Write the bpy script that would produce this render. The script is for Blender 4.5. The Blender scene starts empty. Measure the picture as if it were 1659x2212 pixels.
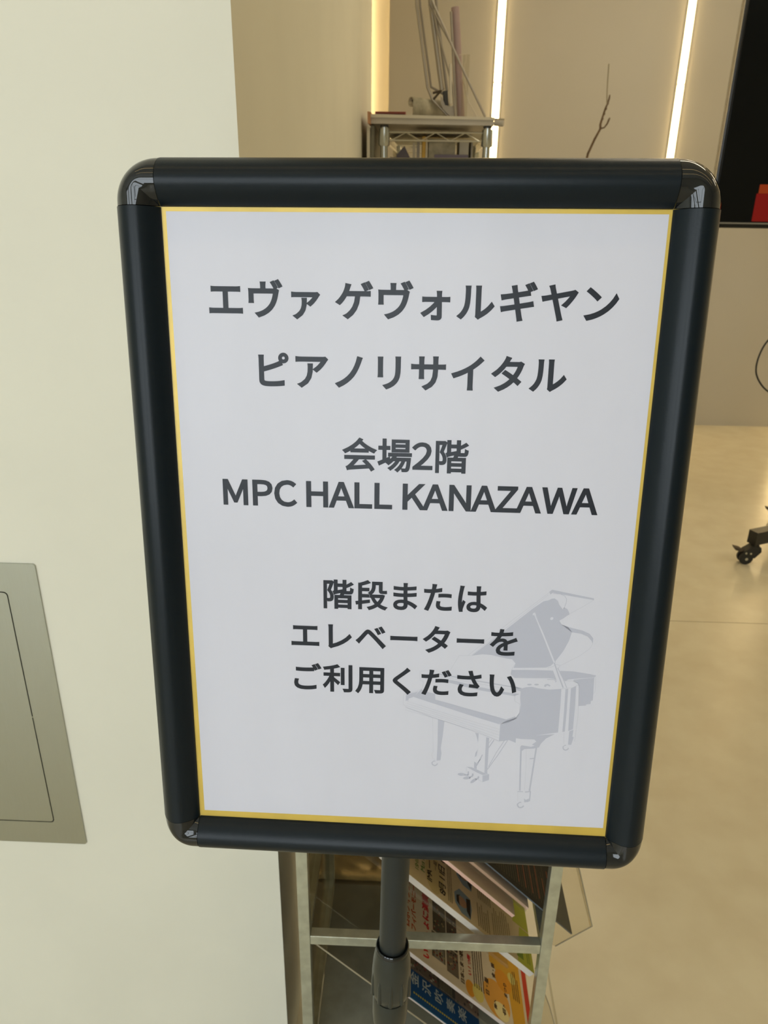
import bpy, bmesh, math, random
from mathutils import Vector, Matrix
SC = bpy.context.scene
COL = SC.collection
random.seed(4)

# ------------------------------------------------------------------ camera
cd = bpy.data.cameras.new('camera')
cam = bpy.data.objects.new('camera', cd); COL.objects.link(cam)
RT = Vector((0.99918, 0.0370, 0.0130)); DN = Vector((0.0264, -0.3899, -0.9205)); FW = Vector((-0.0290, 0.9201, -0.3906))
FW.normalize(); RT = (RT - FW * RT.dot(FW)).normalized(); DN = FW.cross(RT)
cam.matrix_world = Matrix(((RT.x, -DN.x, -FW.x, 0), (RT.y, -DN.y, -FW.y, 0), (RT.z, -DN.z, -FW.z, 1.45), (0, 0, 0, 1)))
cd.sensor_fit = 'HORIZONTAL'; cd.sensor_width = 36.0; cd.lens = 1640 / 1659 * 36
cd.clip_start = 0.02
cd.dof.use_dof = True; cd.dof.focus_distance = 0.47; cd.dof.aperture_fstop = 30
SC.camera = cam

# ------------------------------------------------------------------ light
SC.view_settings.view_transform = 'Standard'
SC.view_settings.look = 'None'
SC.view_settings.exposure = 0.0
SC.view_settings.gamma = 1.0
SC.view_settings.use_curve_mapping = False
w = bpy.data.worlds.new('daylight'); SC.world = w; w.use_nodes = True
w.node_tree.nodes['Background'].inputs[0].default_value = (0.75, 0.87, 1.0, 1)
w.node_tree.nodes['Background'].inputs[1].default_value = 0.6

def area(name, loc, rot, sx, sy, power, col):
    l = bpy.data.lights.new(name, 'AREA'); l.shape = 'RECTANGLE'; l.size = sx; l.size_y = sy
    l.energy = power; l.color = col
    o = bpy.data.objects.new(name, l); o.location = loc; o.rotation_euler = rot; COL.objects.link(o); return o
WINDOWS = [(-4.2, -2.9), (-2.6, -1.3), (-1.0, 0.3)]
for k, (a, b) in enumerate(WINDOWS):       # daylight coming through each window behind the photographer
    area('window_daylight', ((a + b) / 2, -3.72, 1.575), (math.radians(90), 0, 0), b - a, 2.25, 53, (0.90, 0.96, 1.0))

for k, (x, y) in enumerate(((1.2, 3.9), (3.4, 3.9), (1.2, 2.1), (3.4, 2.1))):    # warm fill lights added under the ceiling to brighten the room beyond
    area('ceiling_fill_light', (x, y, 2.985), (0, 0, 0), 1.2, 0.3, 9.2, (1.0, 0.88, 0.66))
SC.cycles.transparent_max_bounces = 40

LED_COL = (1.0, 0.72, 0.34)
LED_STRENGTH = 12.0

# ------------------------------------------------------------------ helpers
def new_mat(name, col=(0.8, 0.8, 0.8), rough=0.5, metal=0.0, spec=0.5, coat=0.0, coat_rough=0.1,
            var=0.0, vscale=8.0, col2=None, bump=0.0, bscale=60.0, stretch=None, emit=None, estr=0.0):
    m = bpy.data.materials.new(name); m.use_nodes = True
    nt = m.node_tree; b = nt.nodes['Principled BSDF']
    b.inputs['Base Color'].default_value = (*col, 1)
    b.inputs['Roughness'].default_value = rough
    b.inputs['Metallic'].default_value = metal
    b.inputs['Specular IOR Level'].default_value = spec
    b.inputs['Coat Weight'].default_value = coat
    b.inputs['Coat Roughness'].default_value = coat_rough
    if emit:
        b.inputs['Emission Color'].default_value = (*emit, 1); b.inputs['Emission Strength'].default_value = estr
    tc = None
    if var or bump or col2:
        tc = nt.nodes.new('ShaderNodeTexCoord'); mp = nt.nodes.new('ShaderNodeMapping')
        nt.links.new(tc.outputs['Object'], mp.inputs[0])
        if stretch: mp.inputs['Scale'].default_value = stretch
    if var or col2:
        n = nt.nodes.new('ShaderNodeTexNoise'); n.inputs['Scale'].default_value = vscale; n.inputs['Detail'].default_value = 6
        nt.links.new(mp.outputs[0], n.inputs[0])
        r = nt.nodes.new('ShaderNodeValToRGB')
        c2 = col2 or tuple(max(0, c * (1 - var)) for c in col)
        r.color_ramp.elements[0].color = (*c2, 1); r.color_ramp.elements[1].color = (*col, 1)
        r.color_ramp.elements[0].position = 0.35; r.color_ramp.elements[1].position = 0.65
        nt.links.new(n.outputs[0], r.inputs[0]); nt.links.new(r.outputs[0], b.inputs['Base Color'])
    if bump:
        n2 = nt.nodes.new('ShaderNodeTexNoise'); n2.inputs['Scale'].default_value = bscale; n2.inputs['Detail'].default_value = 4
        nt.links.new(mp.outputs[0], n2.inputs[0])
        bp = nt.nodes.new('ShaderNodeBump'); bp.inputs['Strength'].default_value = bump; bp.inputs['Distance'].default_value = 0.002
        nt.links.new(n2.outputs[0], bp.inputs['Height']); nt.links.new(bp.outputs[0], b.inputs['Normal'])
    return m

def clear_mat(name, tint, gloss_rough=0.12, refl=1.0, gcol=(1, 1, 1)):
    """clear sheet: lets tinted light through and adds a Fresnel reflection"""
    m = bpy.data.materials.new(name); m.use_nodes = True; nt = m.node_tree
    nt.nodes.remove(nt.nodes['Principled BSDF'])
    out = nt.nodes['Material Output']
    t = nt.nodes.new('ShaderNodeBsdfTransparent'); t.inputs[0].default_value = (*tint, 1)
    g = nt.nodes.new('ShaderNodeBsdfGlossy'); g.inputs['Roughness'].default_value = gloss_rough; g.inputs[0].default_value = (*gcol, 1)
    f = nt.nodes.new('ShaderNodeLayerWeight'); f.inputs[0].default_value = 0.5
    pw = nt.nodes.new('ShaderNodeMath'); pw.operation = 'POWER'; pw.inputs[1].default_value = 5
    nt.links.new(f.outputs['Facing'], pw.inputs[0])
    mu = nt.nodes.new('ShaderNodeMath'); mu.operation = 'MULTIPLY_ADD'; mu.inputs[1].default_value = 0.9 * refl; mu.inputs[2].default_value = 0.04 * refl
    nt.links.new(pw.outputs[0], mu.inputs[0])
    mx = nt.nodes.new('ShaderNodeMixShader')
    nt.links.new(mu.outputs[0], mx.inputs[0]); nt.links.new(t.outputs[0], mx.inputs[1]); nt.links.new(g.outputs[0], mx.inputs[2])
    nt.links.new(mx.outputs[0], out.inputs[0])
    return m

M = {}
M['wall'] = new_mat('cream wall paint', (0.78, 0.765, 0.66), 0.6, var=0.035, vscale=5, bump=0.06, bscale=90)
M['wallb'] = new_mat('off white wall paint', (0.60, 0.56, 0.47), 0.55, var=0.05, vscale=1.3, bump=0.05, bscale=60)
M['ceil'] = new_mat('ceiling paint', (0.78, 0.77, 0.72), 0.8)
M['floor'] = new_mat('beige vinyl floor', (0.71, 0.645, 0.47), 0.24, spec=0.55, col2=(0.66, 0.585, 0.415), vscale=9, bump=0.05, bscale=14)
M['joint'] = new_mat('dark floor joint', (0.20, 0.16, 0.10), 0.6)
M['alu_black'] = new_mat('black anodised aluminium', (0.004, 0.009, 0.014), 0.31, spec=0.24, bump=0.03, bscale=900)
M['cap'] = new_mat('glossy black plastic', (0.007, 0.009, 0.011), 0.05, spec=0.55)
M['gap'] = new_mat('dark gap', (0.004, 0.004, 0.005), 0.7)
M['gold'] = new_mat('gold coloured backing', (0.74, 0.52, 0.09), 0.42, metal=0.25, spec=0.5, var=0.12, vscale=40, bump=0.05, bscale=300)
M['paper'] = new_mat('poster paper', (0.68, 0.685, 0.80), 0.65, var=0.02, vscale=15, bump=0.5, bscale=9, stretch=(2.2, 1, 0.55))
M['ink'] = new_mat('dark slate ink', (0.011, 0.015, 0.026), 0.6, spec=0.15)
M['pale'] = new_mat('pale grey print', (0.505, 0.52, 0.64), 0.65)
M['pale2'] = new_mat('faint outline print', (0.585, 0.595, 0.70), 0.65)
M['pole'] = new_mat('charcoal coated tube', (0.020, 0.024, 0.024), 0.42, spec=0.3, bump=0.03, bscale=500)
M['knob'] = new_mat('grey black plastic', (0.030, 0.034, 0.029), 0.28, spec=0.3)
M['base'] = new_mat('black steel base', (0.03, 0.03, 0.032), 0.45)
M['cover'] = clear_mat('clear cover sheet', (0.985, 0.99, 0.99), 0.30, 0.5)
M['galv'] = new_mat('galvanised steel', (0.62, 0.66, 0.59), 0.36, metal=0.85, col2=(0.50, 0.53, 0.47), vscale=55, bump=0.12, bscale=120)
M['acr'] = clear_mat('clear acrylic', (0.91, 0.895, 0.85), 0.05, 1.0)
M['acre'] = new_mat('acrylic edge', (0.33, 0.29, 0.20), 0.3)
M['smoke'] = clear_mat('smoked acrylic', (0.50, 0.47, 0.40), 0.10, 1.0)
M['steel'] = new_mat('brushed stainless steel', (0.46, 0.475, 0.425), 0.34, metal=1.0, col2=(0.445, 0.455, 0.40), vscale=30, stretch=(60, 1, 1), bump=0.10, bscale=60)
M['chrome'] = new_mat('chrome plated steel', (0.55, 0.57, 0.55), 0.22, metal=0.9)
M['wire'] = new_mat('plated wire', (0.60, 0.58, 0.50), 0.30, metal=0.7)
M['alu'] = new_mat('satin aluminium', (0.36, 0.32, 0.26), 0.35, metal=0.5)
M['greyplastic'] = new_mat('grey plastic', (0.33, 0.29, 0.23), 0.4)
M['carton'] = new_mat('grey white wrapped carton', (0.50, 0.46, 0.40), 0.55, var=0.08, vscale=9)
M['cartond'] = new_mat('carton underside', (0.34, 0.31, 0.25), 0.6)
M['red'] = new_mat('red magazine cover', (0.32, 0.08, 0.05), 0.4)
M['pink'] = new_mat('dusty pink roll', (0.42, 0.30, 0.28), 0.5, var=0.08, vscale=20)
M['cream'] = new_mat('cream newsprint', (0.52, 0.47, 0.34), 0.6, col2=(0.36, 0.32, 0.22), vscale=38)
M['creamw'] = new_mat('cream white card', (0.62, 0.57, 0.46), 0.55)
M['hole'] = new_mat('dark brown inside', (0.07, 0.05, 0.03), 0.7)
M['yellow'] = new_mat('amber yellow card', (0.60, 0.36, 0.04), 0.5)
M['plum'] = new_mat('plum black cover', (0.07, 0.045, 0.045), 0.4)
M['violet'] = new_mat('violet grey box', (0.13, 0.10, 0.14), 0.45)
M['board'] = new_mat('grey green board edge', (0.20, 0.19, 0.14), 0.6)
M['tvb'] = new_mat('black television plastic', (0.008, 0.009, 0.010), 0.18)
M['tvs'] = new_mat('television glass', (0.003, 0.004, 0.005), 0.08, spec=0.2)
M['tvl'] = new_mat('silver trim lip', (0.35, 0.35, 0.34), 0.3, metal=0.8)
M['scr_red'] = new_mat('lit red picture', (0.02, 0.0, 0.0), 0.1, emit=(0.18, 0.002, 0.003), estr=0.8)
M['scr_or'] = new_mat('lit orange picture', (0.02, 0.0, 0.0), 0.1, emit=(0.26, 0.03, 0.004), estr=0.8)
M['blackst'] = new_mat('black powder coated steel', (0.012, 0.012, 0.010), 0.35)
M['rubber'] = new_mat('black rubber', (0.015, 0.015, 0.013), 0.5)
M['bark'] = new_mat('dry brown bark', (0.16, 0.10, 0.05), 0.8, var=0.4, vscale=60)
M['dry'] = new_mat('pale dry twig', (0.30, 0.26, 0.17), 0.8)
M['vase'] = new_mat('dark stoneware', (0.08, 0.07, 0.06), 0.3)
M['led'] = new_mat('lit diffuser', (0.9, 0.85, 0.7), 0.5, emit=LED_COL, estr=LED_STRENGTH)
M['ledc'] = new_mat('lit ceiling diffuser', (0.9, 0.85, 0.7), 0.5, emit=LED_COL, estr=8.0)
M['channel'] = new_mat('aluminium channel', (0.6, 0.55, 0.45), 0.4, metal=0.5)
M['winfr'] = new_mat('dark window frame', (0.05, 0.05, 0.05), 0.4)
M['glass'] = clear_mat('window glass', (0.97, 0.98, 0.98), 0.02, 1.0)
M['white'] = new_mat('white page edges', (0.62, 0.58, 0.53), 0.6, col2=(0.50, 0.46, 0.42), vscale=12, stretch=(1, 40, 1))
M['lilac'] = new_mat('lilac page edges', (0.55, 0.49, 0.47), 0.6, col2=(0.45, 0.40, 0.38), vscale=12)
_flat = {}
def flat(r, g, b):
    k = (r, g, b)
    if k not in _flat:
        lin = tuple((c / 255 / 12.92 if c / 255 <= 0.04045 else ((c / 255 + 0.055) / 1.055) ** 2.4) for c in k)
        _flat[k] = new_mat('printed ink %d' % len(_flat), lin, 0.55, spec=0.12)
    return _flat[k]

def tag(o, label=None, cat=None, group=None, kind=None):
    if label: o['label'] = label
    if cat: o['category'] = cat
    if group: o['group'] = group
    if kind: o['kind'] = kind
    return o

def empty(name, loc, label=None, cat=None, group=None):
    o = bpy.data.objects.new(name, None); o.location = loc; o.empty_display_size = 0.05
    COL.objects.link(o); return tag(o, label, cat, group)

def origin_of(p):
    v = Vector((0, 0, 0))
    while p: v += p.location; p = p.parent
    return v

def obj(name, bm, mat, parent=None, smooth=False, label=None, angle=40):
    me = bpy.data.meshes.new(name)
    org = origin_of(parent)
    if parent: bmesh.ops.translate(bm, verts=bm.verts, vec=-org)
    bmesh.ops.recalc_face_normals(bm, faces=bm.faces) if not getattr(bm, 'keep', False) else None
    bm.to_mesh(me); bm.free()
    for m in (mat if isinstance(mat, (list, tuple)) else [mat]): me.materials.append(m)
    if smooth:
        for p in me.polygons: p.use_smooth = True
        me.set_sharp_from_angle(angle=math.radians(angle))
    o = bpy.data.objects.new(name, me); COL.objects.link(o)
    if parent: o.parent = parent
    if label: o['label'] = label
    return o

def box(bm, lo, hi, bevel=0.0, mi=0):
    lo, hi = Vector(lo), Vector(hi)
    r = bmesh.ops.create_cube(bm, size=1.0)
    vs = r['verts']
    for v in vs: v.co = Vector(((lo.x + hi.x) / 2 + v.co.x * (hi.x - lo.x), (lo.y + hi.y) / 2 + v.co.y * (hi.y - lo.y), (lo.z + hi.z) / 2 + v.co.z * (hi.z - lo.z)))
    fs = set(f for v in vs for f in v.link_faces)
    for f in fs: f.material_index = mi
    if bevel:
        es = list(set(e for v in vs for e in v.link_edges))
        bmesh.ops.bevel(bm, geom=es, offset=bevel, segments=2, affect='EDGES', profile=0.5)
    return vs

def B(lo, hi, bevel=0.0):
    bm = bmesh.new(); box(bm, lo, hi, bevel); return bm

def tube(bm, pts, r, n=10, mi=0, cap=True):
    pts = [Vector(p) for p in pts]
    rs = r if isinstance(r, (list, tuple)) else [r] * len(pts)
    rings = []
    up = None
    for i, p in enumerate(pts):
        if i == 0: t = pts[1] - pts[0]
        elif i == len(pts) - 1: t = pts[-1] - pts[-2]
        else: t = (pts[i + 1] - p).normalized() + (p - pts[i - 1]).normalized()
        t.normalize()
        if up is None:
            up = Vector((0, 0, 1)) if abs(t.z) < 0.9 else Vector((0, 1, 0))
        s = t.cross(up)
        if s.length < 1e-4: s = t.cross(Vector((1, 0, 0)))
        s.normalize(); u2 = s.cross(t).normalized(); up = u2
        rings.append([bm.verts.new(p + (s * math.cos(a) + u2 * math.sin(a)) * rs[i]) for a in [2 * math.pi * k / n for k in range(n)]])
    for a, b in zip(rings, rings[1:]):
        for k in range(n):
            f = bm.faces.new((a[k], a[(k + 1) % n], b[(k + 1) % n], b[k])); f.material_index = mi
    if cap:
        f = bm.faces.new(rings[0][::-1]); f.material_index = mi
        f = bm.faces.new(rings[-1]); f.material_index = mi
    return bm

def T(pts, r, n=10): return tube(bmesh.new(), pts, r, n)

def prism(bm, poly, d, mi=0):
    """solid from a planar polygon (3D points) pushed by vector d"""
    a = [bm.verts.new(Vector(p)) for p in poly]; b = [bm.verts.new(Vector(p) + Vector(d)) for p in poly]
    n = len(poly)
    bm.faces.new(a[::-1]).material_index = mi; bm.faces.new(b).material_index = mi
    for k in range(n): bm.faces.new((a[k], a[(k + 1) % n], b[(k + 1) % n], b[k])).material_index = mi
    return bm

def lathe(bm, cx, cy, prof, n=24, lean=(0, 0), flutes=0, fl=0.0):
    rings = []
    z0 = prof[0][1]
    for r, z in prof:
        ring = []
        for k in range(n):
            a = 2 * math.pi * k / n
            rr = r
            ring.append(bm.verts.new((cx + lean[0] * (z - z0) + rr * math.cos(a), cy + lean[1] * (z - z0) + rr * math.sin(a), z)))
        rings.append(ring)
    for a, b in zip(rings, rings[1:]):
        for k in range(n): bm.faces.new((a[k], a[(k + 1) % n], b[(k + 1) % n], b[k]))
    bm.faces.new(rings[0][::-1]); bm.faces.new(rings[-1])
    return bm

# text: glyph outlines of Blender's built-in font, thickened by overlaying shifted copies
_gl = {}
def glyph(ch):
    if ch not in _gl:
        c = bpy.data.curves.new('g', 'FONT'); c.body = ch; c.resolution_u = 4
        o = bpy.data.objects.new('g', c); COL.objects.link(o)
        m = bpy.data.meshes.new_from_object(o)
        V = [(v.co.x, v.co.y) for v in m.vertices]; F = [tuple(p.vertices) for p in m.polygons]
        bpy.data.objects.remove(o); bpy.data.curves.remove(c); bpy.data.meshes.remove(m)
        xs = [v[0] for v in V] or [0]; ys = [v[1] for v in V] or [0]
        _gl[ch] = (V, F, min(xs), max(xs), min(ys), max(ys))
    return _gl[ch]

_rim = {}
def rim(ch):
    """outline loops of a glyph with a mitred outward direction at every corner"""
    if ch not in _rim:
        V, F = glyph(ch)[:2]
        key, idx, P = {}, [], []
        for v in V:
            k = (round(v[0], 5), round(v[1], 5))
            if k not in key: key[k] = len(P); P.append(k)
            idx.append(key[k])
        E = {}
        for f in F:
            q = [idx[k] for k in f]
            ar = sum(P[q[k]][0] * P[q[(k + 1) % len(q)]][1] - P[q[(k + 1) % len(q)]][0] * P[q[k]][1] for k in range(len(q)))
            if abs(ar) < 1e-9: continue
            if ar < 0: q = q[::-1]
            for k in range(len(q)):
                a, b = q[k], q[(k + 1) % len(q)]
                if a != b: E[(a, b)] = E.get((a, b), 0) + 1
        B_ = [e for e in E if (e[1], e[0]) not in E]
        out, inn = {}, {}
        for a, b in B_: out.setdefault(a, []).append(b); inn.setdefault(b, []).append(a)
        def nrm(a, b):
            dx, dy = P[b][0] - P[a][0], P[b][1] - P[a][1]; l = math.hypot(dx, dy) or 1
            return dy / l, -dx / l
        quads = []
        for a, b in B_:
            n0 = nrm(a, b); row = []
            for v, other in ((a, nrm(inn[a][0], a) if len(inn.get(a, [])) == 1 else n0), (b, nrm(b, out[b][0]) if len(out.get(b, [])) == 1 else n0)):
                d = 1 + n0[0] * other[0] + n0[1] * other[1]
                m = ((n0[0] + other[0]) / d, (n0[1] + other[1]) / d) if d > 0.25 else n0
                row.append((P[v], m))
            quads.append(row)
        _rim[ch] = quads
    return _rim[ch]

def put_glyph(bm, fn, ch, uc, base, size, bold=0.0, center=True, h0=0.05, rot=0, sx=1.0, hs=0.004, mi=0):
    """fn(u, v, h) maps sheet millimetres to world; uc = centre (or left) in mm, base = baseline v in mm"""
    V, F, x0, x1, y0, y1 = glyph(ch)
    ox = uc - (x0 + x1) / 2 * size * sx if center else uc
    vs = [bm.verts.new(fn(ox + x * size * sx, base - y * size, h0)) for x, y in V]
    for f in F:
        try: bm.faces.new([vs[k] for k in f]).material_index = mi
        except ValueError: pass
    if bold:
        for (pa, ma), (pb, mb) in rim(ch):
            c = [(pa, 0, ma), (pa, 1, ma), (pb, 1, mb), (pb, 0, mb)]
            bm.faces.new([bm.verts.new(fn(ox + p[0] * size * sx + k * m[0] * bold, base - p[1] * size - k * m[1] * bold, h0 + hs)) for p, k, m in c]).material_index = mi

def poly(bm, fn, pts, h=0.03, mi=0):
    vs = [bm.verts.new(fn(u, v, h)) for u, v in pts]
    if len(vs) > 4:
        f = bm.faces.new(vs); f.material_index = mi
        bmesh.ops.triangulate(bm, faces=[f])
    else:
        bm.faces.new(vs).material_index = mi

def disc(bm, fn, u, v, ru, rv, h=0.03, n=20, mi=0, rot=0):
    c, s = math.cos(rot), math.sin(rot)
    poly(bm, fn, [(u + c * ru * math.cos(a) - s * rv * math.sin(a), v + s * ru * math.cos(a) + c * rv * math.sin(a)) for a in [2 * math.pi * k / n for k in range(n)]], h, mi)

def stroke(bm, fn, pts, wd, h=0.03, mi=0):
    for (a, b) in zip(pts, pts[1:]):
        dx, dy = b[0] - a[0], b[1] - a[1]; l = math.hypot(dx, dy) or 1
        nx, ny = -dy / l * wd / 2, dx / l * wd / 2
        vs = [bm.verts.new(fn(x, y, h)) for x, y in ((a[0] + nx, a[1] + ny), (b[0] + nx, b[1] + ny), (b[0] - nx, b[1] - ny), (a[0] - nx, a[1] - ny))]
        bm.faces.new(vs).material_index = mi

def struct(name, bm, mat, parent=None):
    o = obj(name, bm, mat, parent)
    if not parent: o['kind'] = 'structure'
    return o

# ------------------------------------------------------------------ the room
YB = 5.08; YF = 0.85; XR = -0.18; CH = 3.0; XW = 6.0; XL = -4.6; YN = -3.6
fl = struct('floor', B((XL, YN, -0.10), (XW, YB, -0.004)), M['joint'])
obj('floor_sheet', B((XL, YN, -0.0039), (XW, 2.458, 0.0)), M['floor'], fl)
obj('floor_sheet', B((XL, 2.4615, -0.0039), (XW, YB, 0.0)), M['floor'], fl)
struct('ceiling', B((XL, YN, CH), (XW, YB + 0.2, CH + 0.1)), M['ceil'])
struct('wall_front', B((XL, YF, 0), (XR, YF + 0.012, CH), 0.0), M['wall'])
struct('wall_return', B((XR - 0.16, YF + 0.012, 0), (XR, 3.40, CH)), M['wall'])
struct('wall_recess', B((-1.6, 3.24, 0), (XR - 0.16, 3.40, CH)), M['wallb'])
struct('wall_recess_side', B((-1.6, 3.40, 0), (-1.5, YB, CH)), M['wallb'])
struct('wall_far', B((-0.168, YB, 0), (XW, YB + 0.2, CH)), M['wallb'])
struct('wall_far_recess', B((-1.6, YB + 0.05, 0), (-0.168, YB + 0.2, CH)), M['wallb'])  # set back so the step stops the added strip's light
struct('wall_right', B((XW, YN, 0), (XW + 0.15, YB + 0.2, CH)), M['wall'])
struct('wall_left', B((XL - 0.15, YN, 0), (XL, YF + 0.012, CH)), M['wall'])
bm = bmesh.new()
xs = [XL] + [c for a in WINDOWS for c in a] + [XW]
for i in range(0, len(xs), 2): box(bm, (xs[i], YN - 0.12, 0), (xs[i + 1], YN, CH))
for a, b in WINDOWS:
    box(bm, (a, YN - 0.12, 0), (b, YN, 0.45)); box(bm, (a, YN - 0.12, 2.7), (b, YN, CH))
struct('wall_near', bm, M['wall'])
for i, (a, b) in enumerate(WINDOWS):
    bm = bmesh.new()
    for x in (a, (a + b) / 2 - 0.025, b - 0.05): box(bm, (x, YN - 0.08, 0.45), (x + 0.05, YN - 0.03, 2.7))
    for z in (0.45, 1.9, 2.65): box(bm, (a, YN - 0.08, z), (b, YN - 0.03, z + 0.05))
    wn = struct('window_%d' % (i + 1), bm, M['winfr'])
    obj('pane', B((a, YN - 0.06, 0.45), (b, YN - 0.055, 2.7)), M['glass'], wn)

# LED strips in the far wall; first one added unseen to light the recess
LEDX = [-0.302, 0.4665, 1.525, 2.583, 3.64, 4.70]
LEDN = ['added unseen to light its left end', 'left of the two, beside the wire shelf', 'right of the two, beside the television',
        'hidden behind the television', 'right of the television', 'near the right end of the far wall']
for i, x in enumerate(LEDX):
    YB = 5.13 if i == 0 else 5.08
    st = empty('light_strip', (x, YB, 0.02), 'upright warm light strip in far wall, ' + LEDN[i], 'light strip', 'upright light strips in the far wall')
    bm = bmesh.new()
    box(bm, (x - 0.025, YB - 0.004, 0.02), (x - 0.020, YB, CH - 0.02)); box(bm, (x + 0.020, YB - 0.004, 0.02), (x + 0.025, YB, CH - 0.02))
    obj('channel', bm, M['channel'], st)
    for (z0, z1) in ((0.06, 1.02), (1.032, 2.029), (2.041, 2.96)):
        bm = bmesh.new()
        prof = [(-0.020, 0), (-0.017, -0.010), (-0.009, -0.016), (0.0, -0.018), (0.009, -0.016), (0.017, -0.010), (0.020, 0)]
        prism(bm, [(x + a, YB + b * (2.6 if i == 0 else 1), z0) for a, b in prof], (0, 0, z1 - z0))
        obj('diffuser', bm, M['led'], st, smooth=True)
for i, y in enumerate((-0.9, 0.15)):
    st = empty('ceiling_light', (0.8, y, CH), ('front' if i else 'rear') + ' one of two long warm line lights on the ceiling above the camera', 'ceiling light', 'line lights on the ceiling')
    obj('housing', B((-1.4, y - 0.03, CH - 0.03), (3.0, y + 0.03, CH)), M['channel'], st)
    obj('diffuser', B((-1.38, y - 0.022, CH - 0.038), (2.98, y + 0.022, CH - 0.03)), M['ledc'], st)

# ------------------------------------------------------------------ stainless hatch in the wall
def rrect(x0, z0, x1, z1, r, n=5):
    out = []
    for cx, cz, a0 in ((x1 - r, z1 - r, 0), (x0 + r, z1 - r, 90), (x0 + r, z0 + r, 180), (x1 - r, z0 + r, 270)):
        for k in range(n + 1):
            a = math.radians(a0 + 90 * k / n); out.append((cx + r * math.cos(a), cz + r * math.sin(a)))
    return out
ht = empty('wall_hatch', (-0.70, YF, 0.529), 'brushed stainless steel hatch set flush in the cream wall at left', 'hatch')
hx0 = -0.93
fr = rrect(hx0, 0.529, -0.4715, 1.005, 0.004); inn = rrect(hx0 + 0.0425, 0.5703, -0.5141, 0.9637, 0.006)
bm = bmesh.new()
n = len(fr)
rings = []
for pts, y in ((fr, YF), (fr, YF - 0.0022), (inn, YF - 0.0022), (inn, YF)):
    rings.append([bm.verts.new((x, y, z)) for x, z in pts])
for a, b in zip(rings, rings[1:]):
    for k in range(n): bm.faces.new((a[k], a[(k + 1) % n], b[(k + 1) % n], b[k]))
obj('surround', bm, M['steel'], ht)
bm = bmesh.new(); prism(bm, [(x, YF - 0.0001, z) for x, z in inn], (0, -0.0003, 0)); obj('joint_gap', bm, M['gap'], ht)
dr = rrect(hx0 + 0.0425 + 0.0016, 0.5703 + 0.0016, -0.5141 - 0.0016, 0.9637 - 0.0016, 0.005)
bm = bmesh.new(); prism(bm, [(x, YF - 0.0004, z) for x, z in dr], (0, -0.0018, 0)); obj('door', bm, M['steel'], ht)
obj('hinge_tab', B((-0.5160, YF - 0.0023, 0.7632), (-0.5138, YF - 0.0004, 0.7652)), M['steel'], ht)

# ------------------------------------------------------------------ sign stand
TL = Vector((-0.1410, 0.4507, 1.4399)); SR = Vector((0.99959, -0.0273, 0.0092)).normalized()
SD = Vector((0.0058, -0.123, -0.9924)); SD = (SD - SR * SD.dot(SR)).normalized(); SN = SD.cross(SR)   # points to the viewer
if SN.y > 0: SN = -SN
WW, HH = 280.0, 398.2
def S(u, v, h=0.0): return TL + SR * (u / 1000) + SD * (v / 1000) + SN * (h / 1000)
sg = empty('sign_stand', (0.0, 0.44, 0.0), 'black framed sign on a telescopic pole in front of the leaflet rack', 'sign')

# profile: s = distance outward from the window edge (mm), h = height over the sheet (mm)
PROF = [(-0.3, -1.0), (0.0, 0.9), (0.7, 2.0), (3.0, 4.6), (6.0, 7.0), (9.0, 8.7), (12.0, 9.6), (15.0, 9.6), (18.0, 8.6), (20.5, 6.8), (22.8, 4.2), (24.6, 1.0), (25.6, -3.0), (25.8, -6.5), (25.0, -9.0), (18.0, -9.5), (0.0, -9.5)]
GAPU = 0.4
def straight(a, b, axis, edge, sgn):
    bm = bmesh.new(); rings = []
    for t in (a, b):
        ring = []
        for s, h in PROF:
            if axis == 'u': ring.append(bm.verts.new(S(t, edge + sgn * s, h)))
            else: ring.append(bm.verts.new(S(edge + sgn * s, t, h)))
        rings.append(ring)
    n = len(PROF)
    for k in range(n): bm.faces.new((rings[0][k], rings[0][(k + 1) % n], rings[1][(k + 1) % n], rings[1][k]))
    bm.faces.new(rings[0]); bm.faces.new(rings[1][::-1])
    return bm
obj('frame_profile', straight(GAPU, WW - GAPU, 'u', 0, -1), M['alu_black'], sg, True)
obj('frame_profile', straight(GAPU, WW - GAPU, 'u', HH, 1), M['alu_black'], sg, True)
obj('frame_profile', straight(GAPU, HH - GAPU, 'v', 0, -1), M['alu_black'], sg, True)
obj('frame_profile', straight(GAPU, HH - GAPU, 'v', WW, 1), M['alu_black'], sg, True)
for cu, cv, su, sv in ((0, 0, -1, -1), (WW, 0, 1, -1), (WW, HH, 1, 1), (0, HH, -1, 1)):
    bm = bmesh.new(); rings = []
    NS = 16
    for s, h in PROF:
        s2 = s - 0.25 if s > 20 else s
        hh = h - 0.25 if h > 0 else h
        r = max(0.0, (s2 - 9.5)) * 24.5 / 16.0
        r = min(r, s2)
        ring = [bm.verts.new(S(cu - su * 0.1 * 0 , cv + sv * s2, hh))]
        for k in range(NS + 1):
            a = math.pi / 2 * (1 - k / NS)
            ring.append(bm.verts.new(S(cu + su * ((s2 - r) + r * math.cos(a)), cv + sv * ((s2 - r) + r * math.sin(a)), hh)))
        ring.append(bm.verts.new(S(cu + su * s2, cv, hh)))
        rings.append(ring)
    n = len(rings[0])
    for a, b in zip(rings, rings[1:]):
        for k in range(n - 1):
            bm.faces.new((a[k], a[k + 1], b[k + 1], b[k]))
    bmesh.ops.remove_doubles(bm, verts=bm.verts, dist=1e-6)
    bmesh.ops.dissolve_degenerate(bm, dist=1e-7, edges=bm.edges)
    bmesh.ops.holes_fill(bm, edges=[e for e in bm.edges if e.is_boundary], sides=200)
    obj('corner_cap', bm, M['cap'], sg, True, 'glossy rounded corner cap', angle=24)

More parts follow.
